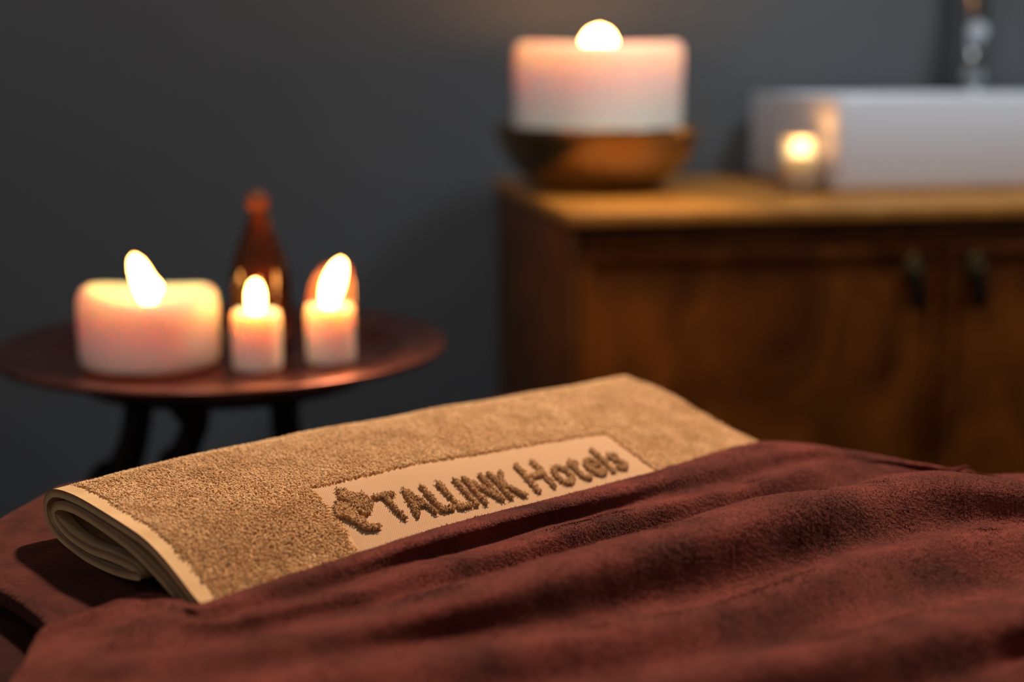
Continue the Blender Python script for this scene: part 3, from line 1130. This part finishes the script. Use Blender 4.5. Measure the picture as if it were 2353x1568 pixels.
# rows run from the back edge to the front; left border follows the hem line
hem_curve = catmull(hp, 14)
hs = np.linspace(0, 1, len(hem_curve))
LU = np.interp(t[:, 0], hs, hem_curve[:, 0])[:, None]
LV = np.interp(t[:, 0], hs, hem_curve[:, 1])[:, None]
RU = np.full_like(LU, 0.46)
RV = (-0.128 + 0.30 * t)
U = LU + (RU - LU) * s
VV = LV + (RV - LV) * s ** 0.8
VV[0, :] = np.maximum(VV[0, :], back_edge(U[0, :]))
bk = back_edge(U)
VV = VV - (1 - t) ** 4 * np.clip(VV[0:1, :] - bk, 0, 1)
VV = np.maximum(VV, bk + 0.002 + 0 * VV)
UPT = 0.004
e = np.clip(1 - (VV - bk) / 0.016, 0, 1)
H = BED_H - 0.0018 + edge_drop(U) - UPT * (1 - 0.5 * e ** 2) - 0.0007 * vnoise(U * 35, VV * 35, 31) - 0.0012 * vnoise(U * 13, VV * 13, 32) * np.clip((0.02 - U) / 0.08, 0, 1)
US = thing('upper_sheet', 'maroon terry sheet with a thick hem lying under the tan towel', 'sheet')
top = uvh(U, VV, H); bot = uvh(U, VV, np.maximum(H + 0.001, BED_H + 0.0045 + edge_drop(U)))
nr, nc = U.shape
V = np.concatenate([top.reshape(-1, 3), bot.reshape(-1, 3)])
b = np.concatenate([np.arange(nc), np.arange(1, nr) * nc + nc - 1, (nr - 1) * nc + np.arange(nc - 2, -1, -1), np.arange(nr - 2, 0, -1) * nc])
b2 = np.roll(b, -1)
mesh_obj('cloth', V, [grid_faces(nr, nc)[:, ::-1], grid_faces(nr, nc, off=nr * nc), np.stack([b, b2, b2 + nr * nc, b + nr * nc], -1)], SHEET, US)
hemp = uvh(hem_curve[:, 0], hem_curve[:, 1], BED_H - 0.0040 + edge_drop(hem_curve[:, 0]))
tube('hem', hemp, np.full(len(hemp), 0.0056), SHEET, US, 12)

# ------------------------------------------------------------------ blanket
ROWS = [
    # (x, y, depth below eye) along each fold, from the far edge towards the viewer
    [(128, 1432, .2630), (329, 1362, .2630), (455, 1390, .2535), (520, 1368, 'T'), (700, 1310, 'T'), (1000, 1214, 'T'), (1250, 1149, 'T'), (1500, 1084, 'T'), (1720, 1019, 'T'), (1850, 1019, .2500), (2000, 1043, .2540), (2190, 1078, .2600)],
    [(118, 1446, .2610), (329, 1385, .2605), (480, 1402, .2505), (700, 1335, .2478), (1000, 1245, .2470), (1250, 1180, .2480), (1500, 1115, .2490), (1720, 1055, .2490), (1850, 1038, .2500), (2000, 1052, .2540), (2190, 1082, .2600)],
    [(105, 1462, .2615), (329, 1410, .2610), (490, 1422, .2530), (700, 1365, .2520), (1000, 1278, .2545), (1250, 1211, .2555), (1500, 1146, .2558), (1720, 1090, .2555), (1850, 1062, .2552), (1990, 1062, .2560), (2190, 1086, .2620)],
    [(92, 1478, .2612), (329, 1432, .2600), (500, 1440, .2535), (700, 1388, .2500), (1000, 1306, .2520), (1250, 1238, .2518), (1500, 1166, .2518), (1736, 1109, .2518), (1850, 1078, .2510), (1990, 1066, .2560), (2190, 1090, .2640)],
    [(80, 1496, .2612), (329, 1460, .2600), (520, 1462, .2560), (700, 1420, .2545), (1000, 1350, .2580), (1250, 1288, .2605), (1500, 1219, .2617), (1720, 1168, .2622), (1870, 1134, .2620), (2020, 1106, .2610), (2200, 1098, .2630)],
    [(66, 1514, .2605), (320, 1485, .2560), (540, 1486, .2560), (720, 1440, .2530), (1000, 1352, .2490), (1250, 1284, .2455), (1500, 1214, .2435), (1700, 1153, .2415), (1880, 1126, .2400), (2090, 1089, .2400), (2250, 1093, .2405), (2420, 1116, .2420)],
    [(50, 1536, .2600), (320, 1520, .2530), (560, 1500, .2510), (740, 1462, .2490), (1000, 1398, .2440), (1250, 1335, .2405), (1500, 1265, .2375), (1700, 1208, .2355), (1900, 1162, .2350), (2100, 1124, .2360), (2260, 1122, .2370), (2430, 1140, .2400)],
    [(36, 1560, .2600), (320, 1565, .2550), (580, 1540, .2540), (760, 1510, .2542), (1000, 1468, .2548), (1250, 1434, .2560), (1500, 1386, .2578), (1750, 1324, .2575), (1950, 1262, .2550), (2150, 1212, .2528), (2280, 1198, .2518), (2440, 1202, .2520)],
    [(20, 1590, .2600), (320, 1600, .2540), (600, 1580, .2530), (780, 1550, .2525), (1000, 1515, .2520), (1250, 1480, .2520), (1500, 1440, .2530), (1780, 1362, .2532), (2000, 1290, .2520), (2180, 1246, .2498), (2300, 1234, .2488), (2440, 1234, .2488)],
    [(0, 1630, .2600), (320, 1650, .2570), (620, 1640, .2570), (800, 1610, .2580), (1000, 1590, .2590), (1250, 1560, .2610), (1500, 1525, .2620), (1820, 1455, .2640), (2050, 1390, .2630), (2220, 1345, .2620), (2330, 1320, .2610), (2450, 1300, .2600)],
    [(-20, 1680, .2600), (320, 1700, .2540), (640, 1690, .2530), (820, 1670, .2520), (1020, 1650, .2510), (1270, 1620, .2500), (1520, 1592, .2480), (1820, 1535, .2470), (2050, 1485, .2470), (2230, 1452, .2470), (2350, 1430, .2470), (2460, 1405, .2470)],
    [(-50, 1740, .2620), (320, 1770, .2600), (660, 1760, .2600), (860, 1750, .2600), (1060, 1740, .2610), (1300, 1725, .2615), (1560, 1710, .2620), (1850, 1640, .2610), (2080, 1590, .2605), (2240, 1550, .2600), (2360, 1512, .2595), (2470, 1482, .2590)],
    [(-80, 1820, .2600), (320, 1850, .2550), (680, 1840, .2540), (880, 1820, .2530), (1100, 1800, .2520), (1340, 1780, .2520), (1600, 1750, .2510), (1900, 1690, .2500), (2120, 1630, .2490), (2280, 1580, .2480), (2400, 1535, .2480), (2500, 1500, .2480)],
    [(-120, 1950, .2640), (320, 1980, .2640), (700, 1980, .2640), (920, 1970, .2640), (1150, 1960, .2640), (1400, 1940, .2640), (1650, 1920, .2640), (1950, 1850, .2640), (2180, 1800, .2640), (2350, 1740, .2640), (2480, 1690, .2640), (2600, 1640, .2640)],
]
NC = 15
net = []
for row in ROWS:
    P = []
    for x, y, H in row:
        if H == 'T':
            u, v = px_to_towel(x, y)
            H = float(h_top(u, v)) - 0.0085
        P.append(at_h(x, y, H))
    P = catmull(np.array(P), 8)
    d = np.concatenate([[0], np.cumsum(np.linalg.norm(np.diff(P, axis=0), axis=1))])
    q = np.linspace(0, d[-1], 40)
    net.append(np.stack([np.interp(q, d, P[:, k]) for k in range(3)], -1))
net = np.array(net)
# rolled far edge: two more rows going down and back under
n3 = np.array([N_[0], N_[1], 0])
r0 = net[0]
rim1 = r0 - n3 * 0.0030 - np.array([0, 0, 0.0026])
rim2 = r0 - n3 * 0.0015 - np.array([0, 0, 0.0036])
rim3 = r0 + n3 * 0.0060 - np.array([0, 0, 0.0034])
dm = np.linalg.norm(np.diff(net, axis=0), axis=2).mean(1)
kn_ = np.concatenate([[0], np.cumsum(dm)])
sl = np.diff(net, axis=0) / dm[:, None, None]
tg = np.concatenate([sl[:1], (sl[:-1] * dm[1:, None, None] + sl[1:] * dm[:-1, None, None]) / (dm[1:] + dm[:-1])[:, None, None], sl[-1:]])
fine = []
for i in range(len(net) - 1):
    for j in range(14):
        t = j / 14
        h_ = dm[i]
        fine.append((2 * t ** 3 - 3 * t ** 2 + 1) * net[i] + (t ** 3 - 2 * t ** 2 + t) * h_ * tg[i] + (-2 * t ** 3 + 3 * t ** 2) * net[i + 1] + (t ** 3 - t ** 2) * h_ * tg[i + 1])
fine.append(net[-1])
fine = np.array(fine)
edge = catmull(np.stack([rim3, rim2, rim1, r0]), 5)[:-1]
fine = np.concatenate([edge, fine])
fine = np.transpose(catmull(np.transpose(fine, (1, 0, 2)), 5), (1, 0, 2))     # columns
# drop the right border over the end of the table and the left border to the sheet
kR, kL = 14, 10
nr, nc = fine.shape[:2]
tR = (np.arange(1, kR + 1) / kR)[None, :, None]
e3 = np.array([E_[0], E_[1], 0])
ue, ve = to_uv(fine[:, -1, :])
ext = np.maximum(0.498 - ue, 0.0)
ts_ = (np.arange(1, 9) / 8)[None, :, None]
Xb = fine[:, -1:, :] + e3 * ext[:, None, None] * ts_
fine = np.concatenate([fine, Xb + np.array([0, 0, 1e-6]) * ts_], 1)
fine[:, -8:, :] += e3 * 0.0012 * ts_
Rb = fine[:, -1:, :] + e3 * 0.045 * np.sin(tR * math.pi / 2) - np.array([0, 0, 1]) * 0.16 * (1 - np.cos(tR * math.pi / 2))
ld_ = 0.003 + 0.013 * np.clip((np.arange(fine.shape[0]) - 40) / 40, 0, 1)
tL = (np.arange(kL, 0, -1) / kL)[None, :, None]
Lb = fine[:, :1, :] - e3 * 0.008 * np.sin(tL * math.pi / 2) - np.array([0, 0, 1]) * ld_[:, None, None] * (1 - np.cos(tL * math.pi / 2))
fine = np.concatenate([Lb, fine, Rb], 1)
uB, vB = to_uv(fine)
am = np.clip((np.arange(fine.shape[0]) - 20) / 20, 0, 1)[:, None]
fine[..., 2] += am * (0.0016 * vnoise(uB * 20 + 3, vB * 16, 41) + 0.0002 * vnoise(uB * 50, vB * 60, 42)) + 0.0003 * vnoise(uB * 120, vB * 120, 43)
BK = thing('blanket', 'soft maroon velour blanket lying in long folds over the towel edge', 'blanket')
nr, nc = fine.shape[:2]
bl = mesh_obj('cloth', fine.reshape(-1, 3), grid_faces(nr, nc)[:, ::-1], BLANKET, BK)
so = bl.modifiers.new('thickness', 'SOLIDIFY'); so.thickness = 0.0018; so.offset = -1

# velour fibres
G = fine[2:, :, :]
a, b_, c_, d_ = G[:-1, :-1], G[:-1, 1:], G[1:, 1:], G[1:, :-1]
fn = np.cross(d_ - a, b_ - a)
ar = np.linalg.norm(fn, axis=2)
fn = fn / ar[..., None]
fn *= np.sign(fn[..., 2:3] + 1e-9)
nf = 150000
pr = (ar / ar.sum()).ravel()
idx = rng.choice(len(pr), nf, p=pr)
ii, jj = np.unravel_index(idx, ar.shape)
s1, s2 = rng.uniform(0, 1, nf)[:, None], rng.uniform(0, 1, nf)[:, None]
P = (a[ii, jj] * (1 - s1) * (1 - s2) + b_[ii, jj] * s1 * (1 - s2) + c_[ii, jj] * s1 * s2 + d_[ii, jj] * (1 - s1) * s2)
Nf = fn[ii, jj]
uF, vF = to_uv(P)
la = 3.0 * vnoise(uF * 25, vF * 25, 51) + 1.6 * vnoise(uF * 70, vF * 70, 52) + rng.normal(0, 0.5, nf)
d = np.cos(la)[:, None] * e3 + np.sin(la)[:, None] * n3
d = d - Nf * (d * Nf).sum(1)[:, None]
s = np.cross(Nf, d)
wd = 0.00028
ln = rng.uniform(0.0010, 0.0020, nf)[:, None]
wd = 0.00032
V = np.stack([P - s * wd - Nf * 0.0002, P + s * wd - Nf * 0.0002, P + Nf * ln * 0.42 + d * ln * 1.05], 1).reshape(-1, 3)
o = mesh_obj('velour_pile', V, np.arange(nf * 3).reshape(-1, 3), FIBRE, BK, False)
o['kind'] = 'stuff'
